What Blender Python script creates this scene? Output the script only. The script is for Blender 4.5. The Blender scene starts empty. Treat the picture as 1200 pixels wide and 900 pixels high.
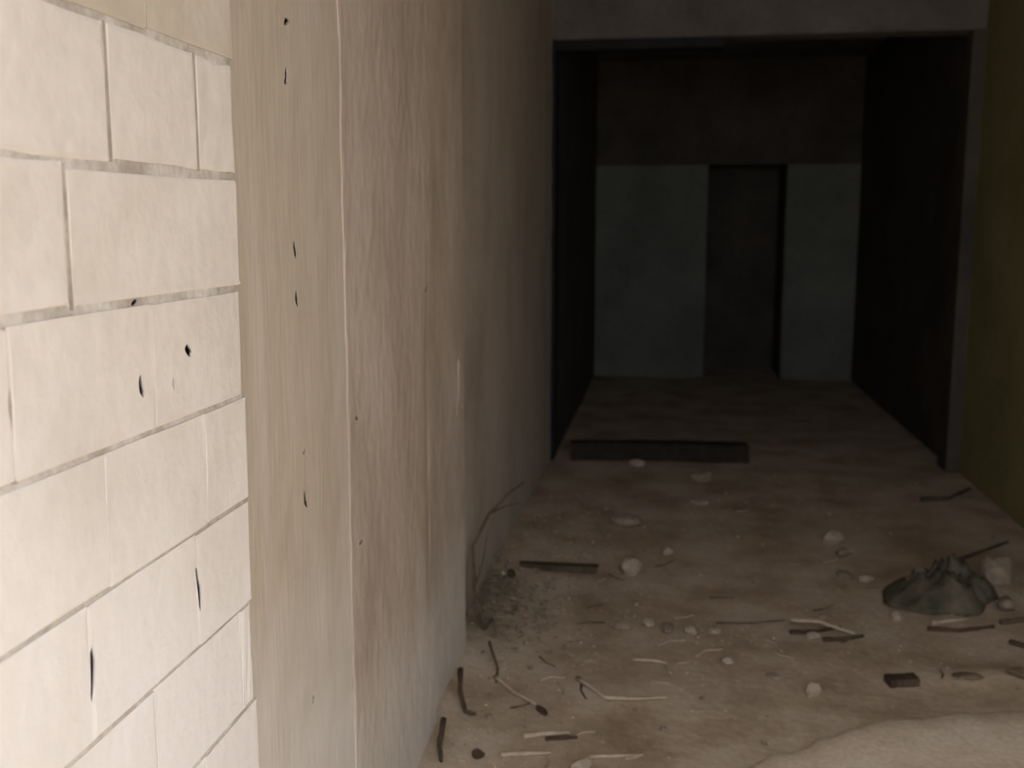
import bpy, bmesh, math, random
from mathutils import Vector, Matrix, noise

# ------------------------------------------------------------------ camera, sky, exposure
scn = bpy.context.scene
COL = scn.collection
EYE = 1.80
cam_d = bpy.data.cameras.new('camera')
cam = bpy.data.objects.new('camera', cam_d)
COL.objects.link(cam)
cam_d.sensor_width = 36.0
cam_d.lens = 36.0 * 1250.0 / 1200.0
cam_d.clip_start = 0.02
cam_d.dof.use_dof = True
cam_d.dof.focus_distance = 2.0
cam_d.dof.aperture_fstop = 4.0
cam.location = (0, 0, EYE)
cam.rotation_euler = (math.radians(90 - 8.643), 0, math.radians(8.280))
scn.camera = cam

world = bpy.data.worlds.new('overcast_sky')
scn.world = world
world.use_nodes = True
bg = world.node_tree.nodes['Background']
bg.inputs['Color'].default_value = (0.92, 0.985, 1.13, 1)
bg.inputs['Strength'].default_value = 0.85
sun_d = bpy.data.lights.new('sun', 'SUN')
sun_d.energy = 1.6
sun_d.angle = 0.02
sun_d.color = (1.0, 0.97, 0.93)
sun = bpy.data.objects.new('sun', sun_d)
COL.objects.link(sun)
sun.rotation_euler = Vector((0.30, 0.50, -0.80)).to_track_quat('-Z', 'Y').to_euler()

scn.view_settings.view_transform = 'Standard'
scn.view_settings.look = 'None'
scn.view_settings.gamma = 1.0
scn.view_settings.use_curve_mapping = False
scn.view_settings.exposure = 1.97

# ------------------------------------------------------------------ materials
def srgb(r, g, b):
    f = lambda c: (c / 255 / 12.92) if c / 255 <= 0.04045 else ((c / 255 + 0.055) / 1.055) ** 2.4
    return (f(r), f(g), f(b), 1)

def material(name, cols, scale=6.0, rough=0.9, bump=0.3, bump_scale=60.0, stretch=(1, 1, 1),
             bump_dist=0.004, spec=0.25, detail=6.0, stops=(0.3, 0.5, 0.7), fine=0.25, low_tone=None):
    """noise-mottled colour + two octaves of bump"""
    m = bpy.data.materials.new(name)
    m.use_nodes = True
    nt = m.node_tree
    N, L = nt.nodes, nt.links
    b = N['Principled BSDF']
    b.inputs['Roughness'].default_value = rough
    b.inputs['Specular IOR Level'].default_value = spec
    tc = N.new('ShaderNodeTexCoord')
    mp = N.new('ShaderNodeMapping')
    mp.inputs['Scale'].default_value = stretch
    L.new(tc.outputs['Object'], mp.inputs['Vector'])
    n1 = N.new('ShaderNodeTexNoise')
    n1.inputs['Scale'].default_value = scale
    n1.inputs['Detail'].default_value = detail
    n1.inputs['Roughness'].default_value = 0.6
    L.new(mp.outputs['Vector'], n1.inputs['Vector'])
    r = N.new('ShaderNodeValToRGB')
    els = r.color_ramp.elements
    while len(els) < len(cols):
        els.new(0.5)
    for e, c, s in zip(els, cols, stops if len(cols) == 3 else (0.35, 0.65)):
        e.position = s
        e.color = c
    L.new(n1.outputs['Fac'], r.inputs['Fac'])
    n2 = N.new('ShaderNodeTexNoise')
    n2.inputs['Scale'].default_value = bump_scale
    n2.inputs['Detail'].default_value = 5
    L.new(mp.outputs['Vector'], n2.inputs['Vector'])
    mix = N.new('ShaderNodeMix')
    mix.data_type = 'RGBA'
    mix.blend_type = 'MULTIPLY'
    mix.inputs['Factor'].default_value = fine
    L.new(r.outputs['Color'], mix.inputs['A'])
    r2 = N.new('ShaderNodeValToRGB')
    r2.color_ramp.elements[0].position = 0.3
    r2.color_ramp.elements[0].color = (0.45, 0.43, 0.4, 1)
    r2.color_ramp.elements[1].position = 0.62
    r2.color_ramp.elements[1].color = (1, 1, 1, 1)
    L.new(n2.outputs['Fac'], r2.inputs['Fac'])
    L.new(r2.outputs['Color'], mix.inputs['B'])
    out = mix.outputs['Result']
    if low_tone:                                   # paler, greyer tone towards the foot of the wall, ragged upper edge
        z0, z1, dc = low_tone
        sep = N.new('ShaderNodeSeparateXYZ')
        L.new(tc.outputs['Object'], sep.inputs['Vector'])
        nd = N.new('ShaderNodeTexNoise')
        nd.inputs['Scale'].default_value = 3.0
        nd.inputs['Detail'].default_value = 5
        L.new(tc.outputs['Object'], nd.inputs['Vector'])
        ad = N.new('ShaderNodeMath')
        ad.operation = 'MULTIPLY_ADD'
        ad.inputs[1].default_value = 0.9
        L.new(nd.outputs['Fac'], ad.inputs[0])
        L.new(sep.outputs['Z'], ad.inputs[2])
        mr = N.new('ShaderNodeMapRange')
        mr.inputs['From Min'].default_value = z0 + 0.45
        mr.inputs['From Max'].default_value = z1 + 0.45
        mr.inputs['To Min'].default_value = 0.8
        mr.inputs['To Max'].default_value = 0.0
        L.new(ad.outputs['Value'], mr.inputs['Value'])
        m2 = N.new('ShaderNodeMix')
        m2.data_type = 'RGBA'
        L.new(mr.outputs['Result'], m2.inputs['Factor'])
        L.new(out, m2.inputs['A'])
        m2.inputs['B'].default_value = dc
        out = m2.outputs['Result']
    L.new(out, b.inputs['Base Color'])
    bp = N.new('ShaderNodeBump')
    bp.inputs['Strength'].default_value = bump
    bp.inputs['Distance'].default_value = bump_dist
    L.new(n2.outputs['Fac'], bp.inputs['Height'])
    L.new(bp.outputs['Normal'], b.inputs['Normal'])
    return m

M = {}
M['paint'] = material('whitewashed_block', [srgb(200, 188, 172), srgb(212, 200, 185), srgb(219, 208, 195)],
                      scale=2.6, bump=0.35, bump_scale=28, fine=0.10, bump_dist=0.006, low_tone=(1.0, 1.75, srgb(230, 223, 216)))
M['paint_yellow'] = material('yellowed_whitewash', [srgb(178, 164, 144), srgb(190, 176, 156), srgb(198, 185, 168)],
                      scale=2.6, bump=0.35, bump_scale=28, fine=0.10, bump_dist=0.006)
M['mortar'] = material('grey_mortar', [srgb(168, 156, 140), srgb(212, 202, 189)], scale=9, bump=0.6, bump_scale=70,
                       fine=0.3)
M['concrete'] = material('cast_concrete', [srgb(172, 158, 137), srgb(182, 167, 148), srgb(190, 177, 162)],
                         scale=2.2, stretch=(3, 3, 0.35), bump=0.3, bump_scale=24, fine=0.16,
                         low_tone=(0.55, 1.15, srgb(208, 199, 189)))
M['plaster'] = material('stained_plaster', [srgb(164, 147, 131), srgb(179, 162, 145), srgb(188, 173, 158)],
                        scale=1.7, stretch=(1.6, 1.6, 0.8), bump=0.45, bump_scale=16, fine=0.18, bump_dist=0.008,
                        low_tone=(0.25, 0.65, srgb(204, 193, 180)))
M['plaster_deep'] = material('plain_grey_plaster', [srgb(164, 148, 132), srgb(179, 164, 147), srgb(188, 174, 159)],
                        scale=1.7, stretch=(1.6, 1.6, 0.8), bump=0.45, bump_scale=16, fine=0.18, bump_dist=0.008)
M['joint'] = material('dirty_head_joint', [srgb(150, 138, 122), srgb(184, 172, 156)], scale=12, bump=0.5, bump_scale=70)
M['plaster_dark'] = material('grimy_plaster', [srgb(112, 104, 93), srgb(134, 124, 111), srgb(146, 136, 122)],
                             scale=1.5, bump=0.4, bump_scale=18, fine=0.25)
M['grey_plaster'] = material('falloff_grey_plaster', [srgb(96, 97, 88), srgb(116, 116, 105)], scale=1.5, bump=0.3, bump_scale=18)  # far wall panels, toned down to deepen the falloff of light
M['pier_plaster'] = material('dull_pier_plaster', [srgb(136, 122, 106), srgb(156, 141, 124), srgb(166, 152, 136)], scale=1.5, bump=0.4, bump_scale=18, fine=0.2)
M['olive'] = material('olive_wall_paint', [srgb(128, 122, 80), srgb(146, 138, 96)], scale=1.5, bump=0.3, bump_scale=20)
M['deep_dark'] = material('falloff_dark_concrete', [srgb(64, 58, 51), srgb(84, 77, 67)], scale=1.5, bump=0.3, bump_scale=20)  # bare concrete darkened further: falloff of light put into its colour
M['lintel'] = material('dark_lintel_concrete', [srgb(92, 86, 79), srgb(114, 107, 98)], scale=1.5, bump=0.3, bump_scale=20)  # the same darkened tone, a little lighter for the lintel
M['ceiling'] = material('bare_concrete_soffit', [srgb(92, 84, 76), srgb(112, 102, 92)], scale=1.5, bump=0.3,
                        bump_scale=20)
M['dirt'] = material('brown_dirt', [srgb(150, 127, 101), srgb(183, 161, 135), srgb(203, 184, 161)],
                     scale=2.4, bump=0.6, bump_scale=26, fine=0.2, bump_dist=0.008)
M['slab'] = material('pale_patch_mottle', [srgb(210, 188, 163), srgb(229, 207, 181), srgb(236, 217, 194)],
                     scale=5, bump=0.5, bump_scale=45, fine=0.3)  # mottled pale tan of the raised floor patch
M['stone'] = material('pale_rubble', [srgb(150, 133, 113), srgb(168, 151, 131)], scale=20, bump=0.6, bump_scale=90)
M['stone_dark'] = material('brown_rubble', [srgb(122, 106, 88), srgb(150, 133, 113)], scale=20, bump=0.6, bump_scale=90)
M['wood_dark'] = material('dark_old_wood', [srgb(58, 46, 35), srgb(86, 70, 54)], scale=14, stretch=(1, 1, 1),
                          bump=0.5, bump_scale=60)
M['clod'] = material('dark_clod', [srgb(92, 76, 58), srgb(122, 103, 82)], scale=16, bump=0.7, bump_scale=60)
M['wood_black'] = material('charred_timber', [srgb(36, 29, 24), srgb(56, 46, 38)], scale=14, bump=0.5, bump_scale=60)
M['wood_pale'] = material('dry_pale_wood', [srgb(160, 140, 117), srgb(182, 163, 140)], scale=16, bump=0.4, bump_scale=70)
M['wood_brown'] = material('brown_twig', [srgb(78, 63, 48), srgb(108, 89, 69)], scale=18, bump=0.4, bump_scale=70)
M['plastic'] = material('dusty_green_plastic', [srgb(64, 60, 47), srgb(104, 95, 77)], scale=9, bump=0.5, bump_scale=22,
                        rough=0.8, spec=0.2)
M['black_steel'] = material('blackened_steel', [srgb(22, 20, 19), srgb(34, 31, 29)], scale=8, bump=0.2, bump_scale=40, rough=0.7)
M['leaf'] = material('dry_leaf_litter', [srgb(116, 104, 84), srgb(142, 128, 106)], scale=30, bump=0.3, bump_scale=60)
M['ground'] = material('sunlit_ground', [srgb(176, 160, 138), srgb(200, 184, 162)], scale=2, bump=0.3, bump_scale=20)

# ------------------------------------------------------------------ helpers
def link(name, me, mat=None, parent=None):
    o = bpy.data.objects.new(name, me)
    COL.objects.link(o)
    if mat is not None and len(me.materials) == 0:
        me.materials.append(M[mat])
    if parent is not None:
        o.parent = parent
        o.matrix_parent_inverse = Matrix.Identity(4)
    return o

def finish(bm, name, smooth=False):
    bmesh.ops.recalc_face_normals(bm, faces=bm.faces)
    me = bpy.data.meshes.new(name)
    bm.to_mesh(me)
    bm.free()
    if smooth:
        for p in me.polygons:
            p.use_smooth = True
    return me

def tag(o, label=None, cat=None, group=None, kind=None):
    if label: o['label'] = label
    if cat: o['category'] = cat
    if group: o['group'] = group
    if kind: o['kind'] = kind
    return o

def add_box(bm, a, b):
    x0, y0, z0 = a
    x1, y1, z1 = b
    v = [bm.verts.new(p) for p in [(x0, y0, z0), (x1, y0, z0), (x1, y1, z0), (x0, y1, z0),
                                   (x0, y0, z1), (x1, y0, z1), (x1, y1, z1), (x0, y1, z1)]]
    for f in [(0, 3, 2, 1), (4, 5, 6, 7), (0, 1, 5, 4), (1, 2, 6, 5), (2, 3, 7, 6), (3, 0, 4, 7)]:
        bm.faces.new([v[i] for i in f])

def box_obj(name, a, b, mat, parent=None, bevel=0.0):
    bm = bmesh.new()
    add_box(bm, a, b)
    if bevel:
        bmesh.ops.bevel(bm, geom=list(bm.edges), offset=bevel, segments=2, affect='EDGES', profile=0.6)
    return link(name, finish(bm, name), mat, parent)

def faced_panel(name, xb, xf, y0, y1, z0, z1, ny, nz, mat, parent, rng, edge=0.003, face=0.0015, rnd=0.004, ring=0.009):
    """slab on the left wall: back at xb, irregular front at xf (faces +X), rough rounded edges"""
    bm = bmesh.new()
    g = []
    for i in range(ny + 1):
        row = []
        for k in range(nz + 1):
            y = y0 + (y1 - y0) * i / ny if not rnd else (y0, y0 + ring)[i] if i < 2 else (y1, y1 - ring)[ny - i] if i > ny - 2 else \
                y0 + (y1 - y0) * (i - 1) / (ny - 2)
            z = z0 + (z1 - z0) * k / nz if not rnd else (z0, z0 + ring)[k] if k < 2 else (z1, z1 - ring)[nz - k] if k > nz - 2 else \
                z0 + (z1 - z0) * (k - 1) / (nz - 2)
            ey = i in (0, ny)
            ez = k in (0, nz)
            x = xf + rng.uniform(-face, face)
            if ey: y += rng.uniform(-edge, edge)
            if ez: z += rng.uniform(-edge, edge)
            if ey or ez:
                x -= rnd
            row.append(bm.verts.new((x, y, z)))
        g.append(row)
    for i in range(ny):
        for k in range(nz):
            bm.faces.new([g[i][k], g[i + 1][k], g[i + 1][k + 1], g[i][k + 1]])
    loop = [g[i][0] for i in range(ny + 1)] + [g[ny][k] for k in range(1, nz + 1)] + \
           [g[i][nz] for i in range(ny - 1, -1, -1)] + [g[0][k] for k in range(nz - 1, 0, -1)]
    back = [bm.verts.new((xb, v.co.y, v.co.z)) for v in loop]
    n = len(loop)
    for i in range(n):
        bm.faces.new([loop[i], loop[(i + 1) % n], back[(i + 1) % n], back[i]])
    bm.faces.new(back)
    return link(name, finish(bm, name), mat, parent)

def slit_bm(y, z, hw, hh, x=-0.78, depth=0.06, tilt=0.0, seed=1):
    """cutter for a chipped hole in the left wall: small ragged mouth, wider void running slantwise into the wall"""
    rr = random.Random(seed)
    n = 14
    out = []
    for i in range(n):
        t = 2 * math.pi * i / n
        w = rr.uniform(.75, 1.2)
        yy, zz = math.cos(t) * hw * w + 0.35 * hw * math.sin(2.2 * math.sin(t) + seed), math.sin(t) * hh * rr.uniform(.9, 1.05)
        out.append((yy * math.cos(tilt) - zz * math.sin(tilt), zz * math.cos(tilt) + yy * math.sin(tilt)))
    bm = bmesh.new()
    rings = []
    for d, k, add in ((-0.012, 1.0, 0), (0.004, 1.0, 0), (depth * .45, 1.25, .010), (depth, 1.1, .008)):
        rings.append([bm.verts.new((x - d, y + p * k + (add if p > 0 else -add) * 1.0 + max(d, 0) * 0.9,
                                    z + q * k + (add if q > 0 else -add))) for p, q in out])
    for a, b in zip(rings[:-1], rings[1:]):
        for i in range(n):
            bm.faces.new([a[i], a[(i + 1) % n], b[(i + 1) % n], b[i]])
    bm.faces.new(rings[0][::-1])
    bm.faces.new(rings[-1])
    return bm

CUTS = {}
def cut(obj, bm):
    CUTS.setdefault(obj.name, []).append(finish(bm, 'cut'))

def apply_cuts():
    made = []
    for name, meshes in CUTS.items():
        o = bpy.data.objects[name]
        bm = bmesh.new()
        for me in meshes:
            bm.from_mesh(me)
        c = bpy.data.objects.new('tmp_cut', finish(bm, 'cut'))
        COL.objects.link(c)
        md = o.modifiers.new('cut', 'BOOLEAN')
        md.operation = 'DIFFERENCE'
        md.object = c
        md.solver = 'EXACT'
        md.use_self = True
        made.append((o, c, meshes))
    bpy.context.view_layer.update()
    dg = bpy.context.evaluated_depsgraph_get()
    for o, c, ms in made:
        new = bpy.data.meshes.new_from_object(o.evaluated_get(dg))
        o.modifiers.clear()
        o.data = new
    for o, c, ms in made:
        bpy.data.objects.remove(c)

# ------------------------------------------------------------------ floor height
CEIL = 3.60
XR = 2.12          # right wall
XL = -0.78         # left wall face (blocks)
def floor_z(x, y):
    z = 0.008 * noise.noise((x * 1.3, y * 1.3, 0.3)) + 0.005 * noise.noise((x * 4.1, y * 4.1, 2.7))
    z += 0.0025 * noise.noise((x * 13, y * 13, 7.7))
    # drift of dirt banked against the foot of the left wall
    d = x - (-0.86)
    if d < 0.5:
        w = max(0.0, min(1.0, (y - 2.9) / 0.8)) * max(0.0, min(1.0, (7.2 - y) / 1.6))
        z += 0.05 * w * (1 - d / 0.5) ** 2 if d > 0 else 0.05 * w
    # low bank under the rubbish by the right wall
    z += 0.05 * math.exp(-(((x - 1.55) / 0.45) ** 2 + ((y - 5.2) / 0.6) ** 2))
    z += 0.03 * math.exp(-(((x - 1.45) / 0.4) ** 2 + ((y - 4.25) / 0.10) ** 2))
    return z

bm = bmesh.new()
nx, ny = 70, 260
x0, x1, y0, y1 = -1.20, 2.3, 0.0, 14.2
g = [[bm.verts.new((x0 + (x1 - x0) * i / nx, y0 + (y1 - y0) * j / ny, 0)) for j in range(ny + 1)] for i in range(nx + 1)]
for c in g:
    for v in c:
        v.co.z = floor_z(v.co.x, v.co.y)
for i in range(nx):
    for j in range(ny):
        bm.faces.new([g[i][j], g[i + 1][j], g[i + 1][j + 1], g[i][j + 1]])
fl = link('floor', finish(bm, 'floor', True), 'dirt')
tag(fl, 'uneven brown dirt floor of the dark passage', None, None, 'structure')
gr = box_obj('outside_ground', (-9, -12, -0.2), (9, 0.0, -0.012), 'ground')
tag(gr, 'pale ground outside the passage mouth', None, None, 'structure')

# ------------------------------------------------------------------ left wall
rng = random.Random(11)
wl = box_obj('wall_left', (-1.30, -1.0, -0.05), (-1.03, 12.6, CEIL), 'plaster')
tag(wl, 'long left wall of the passage, whitewashed block then plaster', None, None, 'structure')
core = box_obj('mortar_bed', (-1.04, -1.0, -0.03), (-0.7822, 1.872, CEIL - 0.002), 'mortar', wl)

JO = {  # measured head joints of the courses in view; course k spans z = 0.08+0.2k .. +0.2
    10: [-0.85, -0.5, -0.15, 0.18, 0.52, 0.86, 1.20, 1.56],
    9: [-0.80, -0.43, -0.05, 0.30, 0.58, 0.866, 1.152, 1.438, 1.724],
    8: [-0.70, -0.35, 0.02, 0.36, 0.70, 1.03, 1.314],
    7: [-0.83, -0.5, -0.15, 0.17, 0.5, 0.83, 1.167, 1.53],
    6: [-0.66, -0.3, 0.04, 0.37, 0.7, 1.04, 1.37, 1.70],
    5: [-0.75, -0.4, -0.06, 0.28, 0.62, 0.962, 1.305, 1.648],
}
blocks = []
for k in range(-1, 18):
    za, zb = 0.08 + 0.2 * k, 0.08 + 0.2 * (k + 1)
    za, zb = max(za, -0.02), min(zb, CEIL - 0.004)
    if zb - za < 0.03: continue
    js = JO.get(k)
    if js is None:
        off = 0.17 if k % 2 else 0.0
        js = [-0.9 + off + 0.34 * i for i in range(9)]
    js = [-1.0] + [j for j in js if -0.97 < j < 1.83] + [1.876]
    hw = 0.0060 if k >= 7 else 0.0036             # half bed joint
    for a, b in zip(js[:-1], js[1:]):
        vj = 0.0036 if k in (8, 9) else 0.0004
        end = 0.0 if b > 1.87 else vj
        xf = XL + rng.uniform(-0.0008, 0.0008) * (k in (8, 9))
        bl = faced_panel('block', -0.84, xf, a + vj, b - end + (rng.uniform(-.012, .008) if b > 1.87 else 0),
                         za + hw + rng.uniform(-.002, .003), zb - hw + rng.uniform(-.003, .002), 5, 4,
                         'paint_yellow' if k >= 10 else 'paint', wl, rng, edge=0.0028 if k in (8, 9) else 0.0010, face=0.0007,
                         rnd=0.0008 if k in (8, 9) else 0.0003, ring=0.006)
        blocks.append((bl, a, b, za, zb))
        if k in (7, 8, 9) and 0 < b < 1.85 and not (k == 7 and b > 1.2):
            box_obj('head_joint', (-0.80, b - 0.0046, za + 0.004), (XL - 0.0006, b + 0.0040, zb - 0.004), 'joint', wl)

def gouge(y, z, hw, hh, depth=0.055, tilt=0.0, seed=1):
    for bl, a, b, za, zb in blocks:
        if a - hw * 2 - .08 < y < b + hw * 2 + .02 and za - hh - .012 < z < zb + hh + .012:
            cut(bl, slit_bm(y, z, hw, hh, XL, depth, tilt, seed))
    cut(core, slit_bm(y, z, hw, hh, XL, depth, tilt, seed))
gouge(1.305, 1.178, 0.0062, 0.042, 0.055, -0.06, 1)
gouge(1.648, 1.180, 0.0062, 0.044, 0.055, 0.08, 2)
gouge(1.650, 1.590, 0.0100, 0.0125, 0.055, 0.25, 3)
gouge(1.487, 1.556, 0.0075, 0.0185, 0.055, 0.0, 4)
gouge(1.592, 1.543, 0.0035, 0.0110, 0.03, 0.0, 5)
gouge(1.482, 1.682, 0.0090, 0.0040, 0.03, 0.1, 6)

# concrete column between block and plaster
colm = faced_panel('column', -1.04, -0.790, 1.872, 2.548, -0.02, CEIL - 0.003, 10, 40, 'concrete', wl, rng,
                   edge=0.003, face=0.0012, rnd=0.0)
tag(colm, 'rough tan cast concrete column with chipped holes')
for s, (y, z, hw, hh, t) in enumerate([(2.191, 2.208, 0.016, 0.008, .2), (2.182, 2.099, 0.010, 0.022, -.45),
                                      (2.207, 1.741, 0.010, 0.021, 0), (2.209, 1.637, 0.010, 0.021, 0.05),
                                      (2.226, 1.188, 0.010, 0.024, 0.5), (2.224, 1.296, 0.009, 0.006, 0),
                                      (2.238, 0.708, 0.008, 0.010, 0)]):
    cut(colm, slit_bm(y, z, hw, hh, -0.790, 0.06 if hh > .007 else 0.03, t, 20 + s))

# plastered stretch beyond the column, slightly proud of it, spalled back towards its far edge
def spall(y, z):
    w = max(0.0, min(1.0, (1.62 + 0.05 * math.sin(9 * y) - z) / 0.35)) * max(0.0, min(1.0, (z - 0.42) / 0.15))
    t = max(0.0, min(1.0, (y - 3.36) / 0.16))
    return -(0.020 * (0.35 + 0.65 * w) * t * t * (3 - 2 * t)) * (w > 0)
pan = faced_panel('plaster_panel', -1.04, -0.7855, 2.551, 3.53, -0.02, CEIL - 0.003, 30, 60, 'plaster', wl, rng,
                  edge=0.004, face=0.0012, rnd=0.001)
for v in pan.data.vertices:
    if v.co.x > -0.83:
        v.co.x += spall(v.co.y, v.co.z)
tag(pan, 'stained plaster panel spalled along its far edge')
for s, (y, z, hw, hh, t, d) in enumerate([(3.44, 1.58, 0.030, 0.010, .3, .02),
                                         (2.629, 0.965, 0.014, 0.006, 0.2, .03), (2.62, 1.30, .012, .008, 0, .02)]):
    cut(pan, slit_bm(y, z, hw, hh, -0.7855, d, t, 40 + s))
pan2 = faced_panel('plaster_panel', -1.04, -0.8055, 3.532, 4.20, -0.02, CEIL - 0.003, 14, 40, 'plaster', wl, rng,
                   edge=0.004, face=0.0015, rnd=0.003)
rec = faced_panel('recessed_panel', -1.04, -0.862, 4.19, 7.96, -0.02, CEIL - 0.003, 30, 30, 'plaster_deep', wl, rng, edge=0.003,
                  face=0.002, rnd=0.0)
tag(rec, 'grey plaster stretch set back behind the stained panel')
fl1 = faced_panel('plaster_flake', -0.81, -0.800, 4.05, 4.15, 1.07, 1.27, 3, 4, 'plaster', wl, rng, edge=0.02,
                  face=0.002, rnd=0.004)

# ------------------------------------------------------------------ right wall, ceiling, portal, far end
MOUTH = 0.35
wr = box_obj('wall_right', (XR, MOUTH, -0.05), (XR + 0.25, 12.6, CEIL), 'olive')
tag(wr, 'dark olive right wall of the passage', None, None, 'structure')
ce = box_obj('ceiling', (-1.30, MOUTH, CEIL), (XR + 0.25, 13.4, CEIL + 0.2), 'ceiling')
tag(ce, 'bare dark concrete ceiling', None, None, 'structure')

# portal across the passage: lintel and two shallow jambs
bm = bmesh.new()
PY0, PY1 = 7.95, 8.20
add_box(bm, (-1.03, PY0, 3.10), (XR + 0.01, PY1, CEIL + 0.001))
bmesh.ops.bevel(bm, geom=list(bm.edges), offset=0.01, segments=1, affect='EDGES')
lin = link('wall_back', finish(bm, 'wall_back'), 'lintel')
tag(lin, 'concrete lintel wall over the dark opening', None, None, 'structure')
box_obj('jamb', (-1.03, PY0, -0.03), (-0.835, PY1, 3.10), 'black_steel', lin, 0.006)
box_obj('jamb', (2.03, PY0, -0.03), (XR + 0.01, PY1, 3.10), 'deep_dark', lin, 0.006)
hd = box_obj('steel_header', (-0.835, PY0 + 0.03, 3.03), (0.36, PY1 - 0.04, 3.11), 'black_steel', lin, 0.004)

# far wall with a black doorway
FY = 12.5
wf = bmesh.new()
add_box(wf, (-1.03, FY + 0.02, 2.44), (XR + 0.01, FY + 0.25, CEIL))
wfar = link('wall_far', finish(wf, 'wall_far'), 'deep_dark')
tag(wfar, 'dim-toned far wall with a black doorway at the end of the passage', None, None, 'structure')
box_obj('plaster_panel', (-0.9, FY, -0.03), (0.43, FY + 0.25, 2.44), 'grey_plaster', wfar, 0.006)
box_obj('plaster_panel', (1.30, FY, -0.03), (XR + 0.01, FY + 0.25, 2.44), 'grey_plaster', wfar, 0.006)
box_obj('doorway_back', (0.2, FY + 0.85, -0.03), (1.5, FY + 0.95, CEIL), 'deep_dark', wfar)
box_obj('doorway_side', (0.30, FY + 0.25, -0.03), (0.43, FY + 0.85, CEIL), 'deep_dark', wfar)
box_obj('doorway_side', (1.30, FY + 0.25, -0.03), (1.43, FY + 0.85, CEIL), 'deep_dark', wfar)
box_obj('doorway_soffit', (0.43, FY + 0.25, 2.44), (1.30, FY + 0.85, CEIL), 'deep_dark', wfar)
# dark lining of the passage beyond the portal, light falloff put into its colour
box_obj('falloff_lining', (-1.04, PY1, -0.03), (-0.838, FY + 0.01, CEIL - 0.002), 'deep_dark', wl)
box_obj('falloff_lining', (XR - 0.02, PY1, -0.03), (XR + 0.05, FY + 0.01, CEIL - 0.002), 'deep_dark', wr)

apply_cuts()

# ------------------------------------------------------------------ pale raised floor patch by the mouth, ragged edge
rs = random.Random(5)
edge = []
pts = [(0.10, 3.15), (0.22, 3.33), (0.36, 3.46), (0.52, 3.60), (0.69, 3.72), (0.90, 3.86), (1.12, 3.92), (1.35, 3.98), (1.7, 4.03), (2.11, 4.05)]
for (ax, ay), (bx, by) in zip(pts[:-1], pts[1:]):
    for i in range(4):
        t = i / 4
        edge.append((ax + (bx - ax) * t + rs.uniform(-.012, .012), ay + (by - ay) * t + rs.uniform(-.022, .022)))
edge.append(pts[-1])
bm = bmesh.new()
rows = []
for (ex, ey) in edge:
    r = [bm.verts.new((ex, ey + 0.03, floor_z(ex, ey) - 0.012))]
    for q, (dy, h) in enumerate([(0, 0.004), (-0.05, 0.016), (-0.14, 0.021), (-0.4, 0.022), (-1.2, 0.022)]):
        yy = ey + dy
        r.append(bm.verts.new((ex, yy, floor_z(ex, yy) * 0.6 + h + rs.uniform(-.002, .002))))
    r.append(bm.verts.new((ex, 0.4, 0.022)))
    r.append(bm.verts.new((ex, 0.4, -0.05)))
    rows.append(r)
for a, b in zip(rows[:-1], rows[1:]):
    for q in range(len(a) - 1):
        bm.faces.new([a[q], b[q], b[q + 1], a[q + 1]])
ap = link('pale_patch', finish(bm, 'patch', True), 'slab')
tag(ap, 'pale raised floor patch with a ragged edge', None, None, 'structure')

# ------------------------------------------------------------------ debris builders
def stick_mesh(name, pts, r, seed=0, taper=0.6, sides=7):
    rr = random.Random(seed)
    bm = bmesh.new()
    P = [Vector(p) for p in pts]
    # resample
    Q = []
    for a, b in zip(P[:-1], P[1:]):
        for i in range(4):
            Q.append(a.lerp(b, i / 4))
    Q.append(P[-1])
    rings = []
    for i, q in enumerate(Q):
        t = (Q[min(i + 1, len(Q) - 1)] - Q[max(i - 1, 0)]).normalized()
        up = Vector((0, 0, 1)) if abs(t.z) < .9 else Vector((1, 0, 0))
        s = t.cross(up).normalized()
        u = s.cross(t)
        f = r * (1 - (1 - taper) * i / (len(Q) - 1)) * rr.uniform(.88, 1.12)
        rings.append([bm.verts.new(q + (s * math.cos(2 * math.pi * k / sides) + u * math.sin(2 * math.pi * k / sides)) * f * rr.uniform(.9, 1.1))
                      for k in range(sides)])
    for a, b in zip(rings[:-1], rings[1:]):
        for k in range(sides):
            bm.faces.new([a[k], a[(k + 1) % sides], b[(k + 1) % sides], b[k]])
    bm.faces.new(rings[0][::-1])
    bm.faces.new(rings[-1])
    return finish(bm, name, True)

def stick(name, xy, r, mat, label, cat='stick', group=None, lift=None, seed=0, taper=0.6):
    """a stick lying on the dirt; xy are ground points, lift the extra height of each"""
    lift = lift or [0] * len(xy)
    base = Vector((xy[0][0], xy[0][1], floor_z(*xy[0])))
    pts = [Vector((x, y, floor_z(x, y) + r * 0.8 + l)) - base for (x, y), l in zip(xy, lift)]
    o = link(name, stick_mesh(name, pts, r, seed, taper), mat)
    o.location = base
    return tag(o, label, cat, group)

def stone_mesh(name, size, seed, sub=2, angular=0.22):
    rr = random.Random(seed)
    bm = bmesh.new()
    bmesh.ops.create_icosphere(bm, subdivisions=sub, radius=1.0)
    off = Vector((rr.uniform(0, 50), rr.uniform(0, 50), rr.uniform(0, 50)))
    planes = [(Vector((rr.uniform(-1, 1), rr.uniform(-1, 1), rr.uniform(-1, 1))).normalized(), rr.uniform(.55, .85)) for _ in range(7)]
    for v in bm.verts:
        p = v.co * (1 + angular * noise.noise(v.co * 1.4 + off))
        for n, d in planes:
            k = p.dot(n)
            if k > d: p = p - n * (k - d) * 0.85
        v.co = Vector((p.x * size[0], p.y * size[1], p.z * size[2]))
    zmin = min(v.co.z for v in bm.verts)
    for v in bm.verts: v.co.z -= zmin
    return finish(bm, name)

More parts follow.
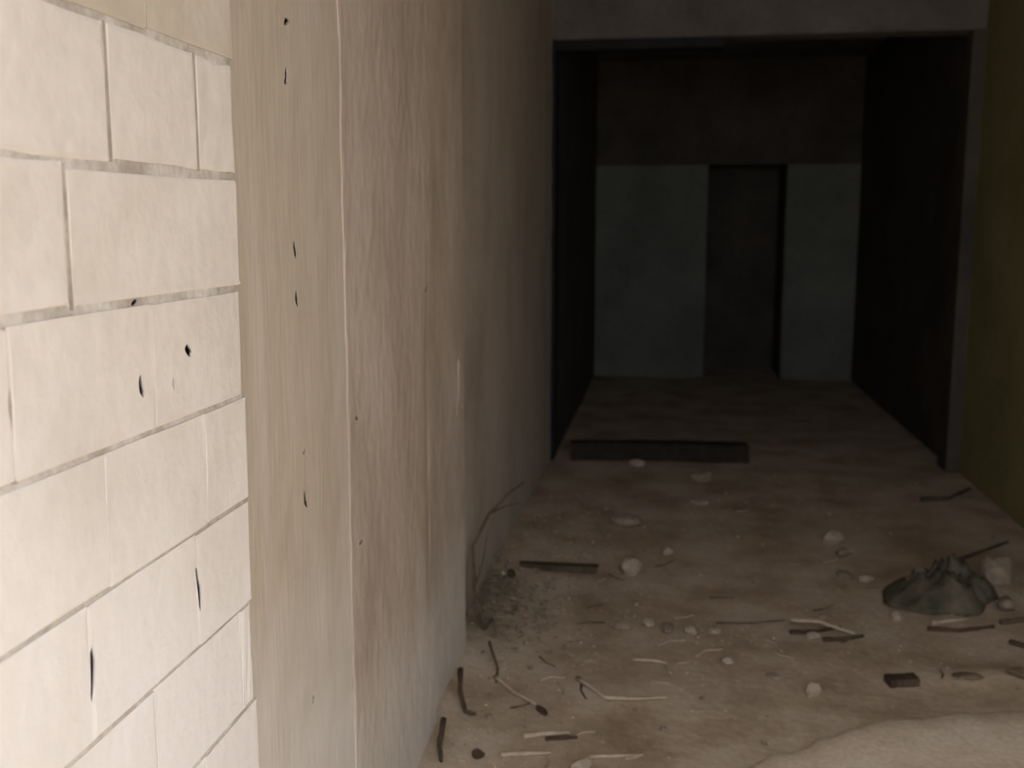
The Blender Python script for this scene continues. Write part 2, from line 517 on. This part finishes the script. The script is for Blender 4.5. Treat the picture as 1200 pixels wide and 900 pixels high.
def stone(name, x, y, size, mat, label, cat='stone', group=None, seed=0, rot=0, sink=0.12, me=None, z=None):
    me = me or stone_mesh(name, (size[0] / 2, size[1] / 2, size[2] / 2), seed)
    o = link(name, me, mat)
    o.location = (x, y, (floor_z(x, y) if z is None else z) - sink * size[2])
    o.rotation_euler = (0, 0, rot)
    return tag(o, label, cat, group)

def plank(name, c, L, W, T, rot, mat, label, cat, tilt=(0, 0), z=None, seed=0, group=None):
    rr = random.Random(seed)
    bm = bmesh.new()
    n = 8
    rows = []
    for i in range(n + 1):
        x = -L / 2 + L * i / n
        if i in (0, n): x += 0
        w = W / 2 * rr.uniform(.88, 1.06)
        rows.append([bm.verts.new((x + rr.uniform(-.01, .01) * (L > .2), s * w, h + rr.uniform(-.05, .05) * T))
                     for s, h in ((-1, 0), (1, 0), (1, T), (-1, T))])
    for a, b in zip(rows[:-1], rows[1:]):
        for k in range(4):
            bm.faces.new([a[k], a[(k + 1) % 4], b[(k + 1) % 4], b[k]])
    bm.faces.new(rows[0][::-1]); bm.faces.new(rows[-1])
    bmesh.ops.bevel(bm, geom=[e for e in bm.edges if e.is_manifold and e.calc_face_angle(0) > 0.9], offset=T * 0.14, segments=1, affect='EDGES')
    o = link(name, finish(bm, name), mat)
    o.location = (c[0], c[1], (floor_z(*c) if z is None else z) - 0.06 * T)
    o.rotation_euler = (tilt[0], tilt[1], rot)
    return tag(o, label, cat, group)

# ------------------------------------------------------------------ the larger debris
plank('timber_beam', (-0.04, 8.06), 1.34, 0.15, 0.14, 0.05, 'wood_black',
      'thick black timber beam lying across the foot of the dark opening', 'beam', seed=3)
plank('dark_plank', (-0.53, 5.31), 0.40, 0.05, 0.040, 0.03, 'wood_dark',
      'short dark plank lying on the dirt near the left wall', 'plank', seed=4)
stone('rubble_chunk', -0.15, 5.33, (0.12, 0.10, 0.105), 'stone', 'squarish pale rubble chunk beside the short dark plank', 'rubble', seed=8, rot=.3)
stone('rubble_chunk', 0.03, 5.67, (0.075, 0.06, 0.06), 'stone', 'small pale rubble lump just beyond the squarish pale chunk', 'rubble', seed=9)
stone('rubble_chunk', -0.22, 6.22, (0.20, 0.12, 0.09), 'stone_dark', 'brown rubble lump lying beyond the short dark plank', 'rubble', seed=10)

# sticks
stick('bent_stick', [(-0.32, 3.99), (-0.20, 3.845), (-0.10, 3.845), (0.03, 3.87)], 0.0085, 'wood_pale',
      'bent pale stick with a dark underside lying alone on the dirt', lift=[.012, .004, .004, .008], seed=2)
stick('hooked_twig', [(-0.11, 4.21), (-0.02, 4.21), (0.03, 4.19), (0.045, 4.11)], 0.008, 'wood_pale',
      'short hooked pale twig near the row of rubble', lift=[.004, .008, .008, .0], seed=3)
stick('pale_stick', [(-0.64, 3.93), (-0.55, 3.83), (-0.455, 3.745)], 0.0095, 'wood_pale',
      'pale stick slanting away from the left wall with a dark chip at its end', seed=4, lift=[.006, .004, .006])
stone('bark_chip', -0.425, 3.70, (0.075, 0.035, 0.03), 'wood_dark', 'dark bark chip at the end of the slanting pale stick', 'bark', seed=5, rot=-.9)
stick('pale_stick', [(-0.47, 3.50), (-0.40, 3.525), (-0.31, 3.55)], 0.0125, 'wood_pale',
      'thick pale split stick with a dark sliver lying against it', seed=6)
stick('dark_sliver', [(-0.39, 3.495), (-0.28, 3.525)], 0.009, 'wood_dark', 'dark wood sliver lying against the thick pale split stick', 'sliver', seed=7)
stick('pale_stick', [(-0.53, 3.36), (-0.46, 3.385), (-0.36, 3.40)], 0.010, 'wood_pale',
      'thin pale stick lying on the dirt beside the pale rubble lump', seed=8)
stone('rubble_chunk', -0.25, 3.33, (0.09, 0.06, 0.045), 'stone', 'flat pale rubble lump near the thin pale stick', 'rubble', seed=12, rot=.5)
stick('dark_sliver', [(-0.23, 3.40), (-0.05, 3.44)], 0.007, 'wood_pale', 'pale sliver lying beside the flat pale rubble lump', 'sliver', seed=14)
# against the foot of the left wall
stick('bark_strip', [(-0.752, 3.80), (-0.735, 3.70), (-0.70, 3.62), (-0.66, 3.615)], 0.012, 'wood_dark',
      'dark curled bark strip propped at the foot of the plaster wall', 'bark', lift=[.07, .03, .0, 0], seed=9)
stick('bark_strip', [(-0.745, 3.45), (-0.735, 3.34), (-0.715, 3.27)], 0.011, 'wood_dark',
      'straight dark bark strip in the angle of wall and floor', 'bark', lift=[.05, .01, 0], seed=10)
stone('rubble_chunk', -0.60, 3.33, (0.05, 0.045, 0.04), 'wood_dark', 'dark little lump at the foot of the plaster wall', 'rubble', seed=13)
stick('brown_twig', [(-0.70, 4.15), (-0.64, 4.0), (-0.63, 3.9)], 0.007, 'wood_brown',
      'thin brown twig lying at the corner of the plaster wall', 'twig', lift=[.05, .01, 0], seed=11)
# dry plant stem arching against the recessed wall
pb = (-0.765, 4.40)
base = Vector((pb[0], pb[1], floor_z(*pb)))
stem_pts = [Vector((-0.765, 4.40, base.z - .005)), Vector((-0.80, 4.37, .227)), Vector((-0.833, 4.51, .373)),
            Vector((-0.783, 4.66, .484)), Vector((-0.715, 4.75, .550)), Vector((-0.653, 4.85, .586))]
BR = [Vector((-0.72, 4.74, .50)), Vector((-0.66, 4.80, .50))]
st = bpy.data.objects.new('dry_weed', None)
COL.objects.link(st)
st.location = base
tag(st, 'dry weed stem arching up against the left wall', 'weed')
link('stem', stick_mesh('stem', [p - base for p in stem_pts], 0.010, 21, .5), 'wood_brown', st)
link('branch', stick_mesh('branch', [p - base for p in [stem_pts[3], BR[0], BR[1]]], 0.006, 22, .5), 'wood_brown', st)
link('branch', stick_mesh('branch', [p - base for p in [stem_pts[1], Vector((-0.79, 4.52, .30)), Vector((-0.79, 4.66, .40))]], 0.005, 23, .5), 'wood_brown', st)
link('branch', stick_mesh('branch', [p - base for p in [stem_pts[0], Vector((-0.72, 4.36, .10)), Vector((-0.69, 4.28, .055))]], 0.007, 24, .5), 'wood_brown', st)
stick('pale_stick', [(-0.845, 5.10), (-0.81, 5.105), (-0.775, 5.11)], 0.014, 'wood_pale', 'pale stick butted against the left wall beside the short dark plank', seed=31, taper=.9)
stone('rubble_chunk', -0.745, 5.10, (0.06, 0.06, 0.055), 'wood_dark', 'dark round lump at the end of the short dark plank', 'rubble', seed=32)

# row of broken rubble in the middle of the floor
spec = [(-0.17, 4.58, .10, .06, .045, 'stone_dark', 'brown angular rubble piece at the start of the rubble row'),
        (-0.05, 4.63, .07, .06, .040, 'stone', 'pale angular rubble piece in the rubble row'),
        (0.03, 4.58, .12, .07, .040, 'stone_dark', 'long brown rubble piece in the middle of the rubble row'),
        (0.135, 4.57, .085, .06, .045, 'stone', 'pale flat rubble piece near the end of the rubble row'),
        (0.24, 4.60, .07, .06, .040, 'stone', 'pale small rubble piece ending the rubble row')]
for i, (x, y, a, b, c, m, l) in enumerate(spec):
    stone('rubble_chunk', x, y, (a, b, c), m, l, 'rubble', 'row of broken rubble', 40 + i, rot=i * .7)
# twig and rubble cluster
stick('brown_twig', [(0.58, 4.73), (0.70, 4.69), (0.84, 4.62)], 0.010, 'wood_pale', 'pale twig on top of the tangled twig cluster', 'twig', lift=[.02, .035, .01], seed=51)
stick('brown_twig', [(0.57, 4.62), (0.68, 4.65), (0.80, 4.72)], 0.012, 'wood_dark', 'dark thick twig under the tangled twig cluster', 'twig', seed=52)
stick('brown_twig', [(0.70, 4.55), (0.80, 4.57), (0.88, 4.62)], 0.011, 'wood_dark', 'dark short twig at the edge of the tangled twig cluster', 'twig', seed=53)
stick('brown_twig', [(0.25, 4.70), (0.42, 4.73), (0.56, 4.78)], 0.006, 'wood_brown', 'thin brown twig between rubble row and twig cluster', 'twig', seed=54)
stone('rubble_chunk', 0.66, 4.58, (.07, .05, .04), 'stone', 'pale rubble piece in front of the tangled twig cluster', 'rubble', seed=55)
# lone stones
stone('lone_stone', 0.59, 3.99, (0.062, 0.06, 0.07), 'stone', 'round pale stone lying alone on bare dirt', seed=60)
stone('lone_stone', 0.45, 4.13, (0.07, 0.05, 0.025), 'stone_dark', 'flat dark brown stone near the round pale stone', seed=61)
plank('wood_block', (0.945, 4.15), 0.12, 0.06, 0.035, 0.25, 'wood_dark', 'stubby dark wood block lying on bare dirt', 'wood block', seed=62)
stone('lone_stone', 0.28, 4.25, (0.05, 0.04, 0.03), 'stone', 'little pale stone between hooked twig and flat dark stone', seed=63)
# far stones
stone('lone_stone', -0.20, 7.80, (0.13, 0.08, 0.06), 'stone', 'pale stone just in front of the black timber beam', seed=64)
stone('lone_stone', 0.26, 7.44, (0.15, 0.1, 0.085), 'stone_dark', 'brown stone lying out from the black timber beam', seed=65)
stone('lone_stone', 0.23, 6.80, (0.14, 0.08, 0.04), 'stone', 'low flat pale stone deep in the passage', seed=66)
stone('lone_stone', 0.48, 6.66, (0.12, 0.06, 0.03), 'stone_dark', 'low flat brown stone deep in the passage', seed=67)
stick('brown_twig', [(1.66, 7.05), (1.84, 7.09), (2.0, 7.2)], 0.016, 'wood_dark', 'dark branch lying beside the olive wall', 'branch', lift=[0, .01, .05], seed=68)
# small pile of broken brick and wood in the middle right
for i, (x, y, a, b, c, m, l) in enumerate([(0.96, 6.05, .13, .1, .09, 'stone', 'pale upright rubble lump in the small middle heap'),
                                          (0.98, 5.78, .11, .08, .06, 'stone_dark', 'brown rubble lump in the small middle heap'),
                                          (0.93, 5.42, .13, .07, .045, 'stone_dark', 'flat brown rubble piece of the small middle heap'),
                                          (1.02, 5.36, .08, .06, .04, 'stone', 'flat pale rubble piece of the small middle heap')]):
    stone('rubble_chunk', x, y, (a, b, c), m, l, 'rubble', 'small heap of rubble', 70 + i, rot=i)

# crumpled plastic bag by the right wall
def bag_mesh(name, sx, sy, sz, seed):
    """slumped sheet of plastic: a low dome broken by sharp folds, closed underneath"""
    bm = bmesh.new()
    n, m = 48, 14
    off = Vector((seed * 3.1, seed * 1.7, 0))
    rings = []
    for j in range(1, m + 1):
        r = j / m
        ring = []
        for i in range(n):
            t = 2 * math.pi * i / n
            p = Vector((math.cos(t) * r, math.sin(t) * r, 0))
            out = 1 + 0.28 * noise.noise(Vector((math.cos(t), math.sin(t), 0)) * 1.5 + off)
            fold = 1 - 2 * abs(noise.noise(Vector((p.x * 3.4 + p.y * .9, p.y * 2.2 - p.x, 0)) + off))
            fold2 = 1 - 2 * abs(noise.noise(p * 5 + off * 2))
            h = (1 - r ** 2.2) * (0.55 + 0.60 * fold + 0.35 * fold2 + 0.7 * noise.noise(p * 1.4 + off * 3))
            ring.append(bm.verts.new((p.x * out * sx, p.y * out * sy, max(h, 0.02 * (1 - r)) * sz * (1 + 0.5 * p.x) + (0.004 if j < m else 0))))
        rings.append(ring)
    top = bm.verts.new((0, 0, sum(v.co.z for v in rings[0]) / n))
    for i in range(n):
        bm.faces.new([top, rings[0][i], rings[0][(i + 1) % n]])
        for a, b in zip(rings[:-1], rings[1:]):
            bm.faces.new([a[i], b[i], b[(i + 1) % n], a[(i + 1) % n]])
    bm.faces.new(rings[-1])
    return finish(bm, name, True)
bag = bpy.data.objects.new('plastic_bag', None)
COL.objects.link(bag)
bag.location = (1.31, 5.12, floor_z(1.31, 5.12) - 0.012)
tag(bag, 'crumpled dusty green plastic bag slumped on the dirt', 'bag')
link('sack', bag_mesh('sack', .27, .24, .125, 3), 'plastic', bag)
nk = link('knotted_neck', bag_mesh('knotted_neck', .08, .05, .06, 9), 'plastic', bag)
nk.location = (-0.10, 0.02, 0.06)
nk.rotation_euler = (0.3, -0.5, 0.4)
stick('pale_stick', [(1.20, 4.78), (1.27, 4.80), (1.37, 4.84)], 0.012, 'wood_pale', 'pale stick in front of the green plastic bag', seed=80)
stick('brown_twig', [(1.17, 4.72), (1.30, 4.70), (1.46, 4.76)], 0.012, 'wood_dark', 'dark twig in front of the green plastic bag', 'twig', seed=81)
stone('rubble_chunk', 1.06, 4.84, (.06, .05, .05), 'stone', 'pale stone chip at the near corner of the green bag', 'rubble', seed=82)
stone('rubble_chunk', 1.64, 5.34, (.21, .16, .16), 'stone_dark', 'big brown rubble block leaning by the green plastic bag', 'rubble', seed=83, rot=.4)
stone('rubble_chunk', 1.56, 4.95, (.16, .10, .08), 'stone_dark', 'brown rubble block in front of the big leaning block', 'rubble', seed=84, rot=1.1)
stick('brown_twig', [(1.42, 5.50), (1.58, 5.58), (1.80, 5.74)], 0.013, 'wood_dark', 'long dark branch sticking out behind the green bag', 'branch', lift=[.02, .06, .11], seed=85)
stick('brown_twig', [(1.48, 4.60), (1.58, 4.52), (1.66, 4.42)], 0.012, 'wood_dark', 'dark crooked twig by the low dirt bank', 'twig', seed=86)
stick('brown_twig', [(1.50, 4.80), (1.62, 4.84), (1.85, 4.86)], 0.014, 'wood_brown', 'brown branch lying beside the brown rubble block', 'branch', seed=87)
stone('rubble_chunk', 1.44, 4.22, (.18, .08, .05), 'clod', 'low brown clod on the dirt bank by the pale patch', 'rubble', seed=88)
stone('rubble_chunk', 1.62, 4.26, (.16, .09, .06), 'clod', 'larger brown clod on the dirt bank by the pale patch', 'rubble', seed=89)
stone('rubble_chunk', 1.20, 4.20, (.13, .06, .03), 'clod', 'thin brown clod at the end of the dirt bank', 'rubble', seed=90)

# ------------------------------------------------------------------ repeats: pebbles and twigs
rp = random.Random(77)
pebs = [stone_mesh('pebble', (.5, .42, .32), 200 + i, 1) for i in range(6)]
for i, me in enumerate(pebs): me.materials.append(M['stone' if i % 2 else 'stone_dark'])
pos = [(o.location.x, o.location.y) for o in COL.objects if o.parent is None and 'category' in o]
def on_patch(x, y):
    for (ax, ay), (bx, by) in zip(pts[:-1], pts[1:]):
        if ax <= x <= bx: return y < ay + (by - ay) * (x - ax) / (bx - ax) + .06
    return False
n = 0
while n < 90:
    if rp.random() < 0.45:
        x, y = -0.72 + abs(rp.gauss(0, .35)), rp.uniform(3.2, 6.5)
    else:
        x, y = rp.uniform(-0.7, 1.95), 3.3 + rp.random() ** 1.4 * 4.4
    if on_patch(x, y) or x > 1.95 or x < -.74 or any((x - a) ** 2 + (y - b) ** 2 < .012 for a, b in pos): continue
    s = rp.uniform(.015, .038)
    k = rp.randrange(6)
    o = link('pebble', pebs[k])
    o.location = (x, y, floor_z(x, y) - .12 * s)
    o.scale = (s, s, s)
    o.rotation_euler = (0, 0, rp.uniform(0, 6.28))
    tag(o, ('small pale rubble pebble scattered on the dirt floor', 'small brown rubble pebble scattered on the dirt floor')[k % 2 == 0], 'pebble',
        'pebbles scattered on the dirt')
    pos.append((x, y))
    n += 1
twm = []
for i in range(5):
    L = .14
    a = rp.uniform(-.03, .03)
    me = stick_mesh('twig', [(-L / 2, 0, .004), (0, a, .005), (L / 2, a * .3, .004)], .0042, 300 + i)
    me.materials.append(M[('wood_pale', 'wood_brown')[i % 2]])
    twm.append(me)
n = 0
while n < 45:
    if rp.random() < 0.6:
        x, y = -0.62 + abs(rp.gauss(0, .3)), rp.uniform(3.2, 5.6)
    else:
        x, y = rp.uniform(-0.6, 1.8), rp.uniform(3.5, 6.0)
    if on_patch(x, y) or x > 1.9 or any((x - a) ** 2 + (y - b) ** 2 < .008 for a, b in pos): continue
    k = rp.randrange(5)
    o = link('dry_twig', twm[k])
    s = rp.uniform(.5, 1.1)
    o.location = (x, y, floor_z(x, y) + .001)
    o.scale = (s, s, 1)
    o.rotation_euler = (0, 0, rp.uniform(0, 6.28))
    tag(o, ('short thin pale dry twig scattered on the dirt floor', 'short thin brown dry twig scattered on the dirt floor')[k % 2], 'twig',
        'short twigs scattered on the dirt')
    pos.append((x, y))
    n += 1

# uncountable crumbs and leaf litter
bm = bmesh.new()
rc = random.Random(9)
for i in range(3800):
    u = rc.random()
    if u < .42: x, y = -0.80 + abs(rc.gauss(0, .26)), rc.uniform(2.6, 7.0)
    elif u < .60: x, y = rc.gauss(1.45, .3), rc.gauss(5.0, .4)
    elif u < .70: x, y = rc.gauss(.1, .45), rc.gauss(4.6, .12)
    else: x, y = rc.uniform(-.75, 2.05), rc.uniform(2.6, 7.8)
    if x > 2.08 or (x < -.74 and y < 4.25) or x < -.85 or (on_patch(x, y - .12) and rc.random() < .95): continue
    s = rc.uniform(.003, .009) * (1.5 if rc.random() < .12 else 1)
    z = floor_z(x, y) + (.018 if on_patch(x, y) else 0)
    q = [bm.verts.new((x + s * rc.uniform(.5, 1.4) * math.cos(t + i), y + s * rc.uniform(.5, 1.4) * math.sin(t + i), z - .001)) for t in (0, 2.1, 4.2)]
    top = bm.verts.new((x, y, z + s * rc.uniform(.25, .6)))
    mi = 0 if rc.random() < .6 else 1
    for a in range(3):
        bm.faces.new([q[a], q[(a + 1) % 3], top]).material_index = mi
cr = link('floor_crumbs', finish(bm, 'floor_crumbs'), None, fl)
cr.data.materials.append(M['stone_dark']); cr.data.materials.append(M['dirt'])
tag(cr, 'fine crumbs and grit strewn over the dirt floor', None, None, 'stuff')
bm = bmesh.new()
for i in range(480):
    x, y = -0.85 + abs(rc.gauss(0, .17)), rc.gauss(4.72, .30)
    if (y < 4.26 and x < -.72): continue
    s = rc.uniform(.010, .026)
    z = floor_z(x, y) + rc.uniform(0, .055) * max(0, 1 - (x + .9) / .4)
    R = Matrix.Rotation(rc.uniform(0, 6.28), 4, 'Z') @ Matrix.Rotation(rc.uniform(-.9, .9), 4, 'X')
    T = Matrix.Translation((x, y, z))
    v = [bm.verts.new(T @ R @ Vector(p)) for p in ((-s, 0, 0), (0, -s * .4, s * .25), (s, 0, 0), (0, s * .4, s * .25))]
    bm.faces.new([v[0], v[1], v[2]]); bm.faces.new([v[0], v[2], v[3]])
lf = link('leaf_litter', finish(bm, 'leaf_litter'), 'leaf', fl)
tag(lf, 'drift of dry leaf litter at the foot of the left wall', None, None, 'stuff')
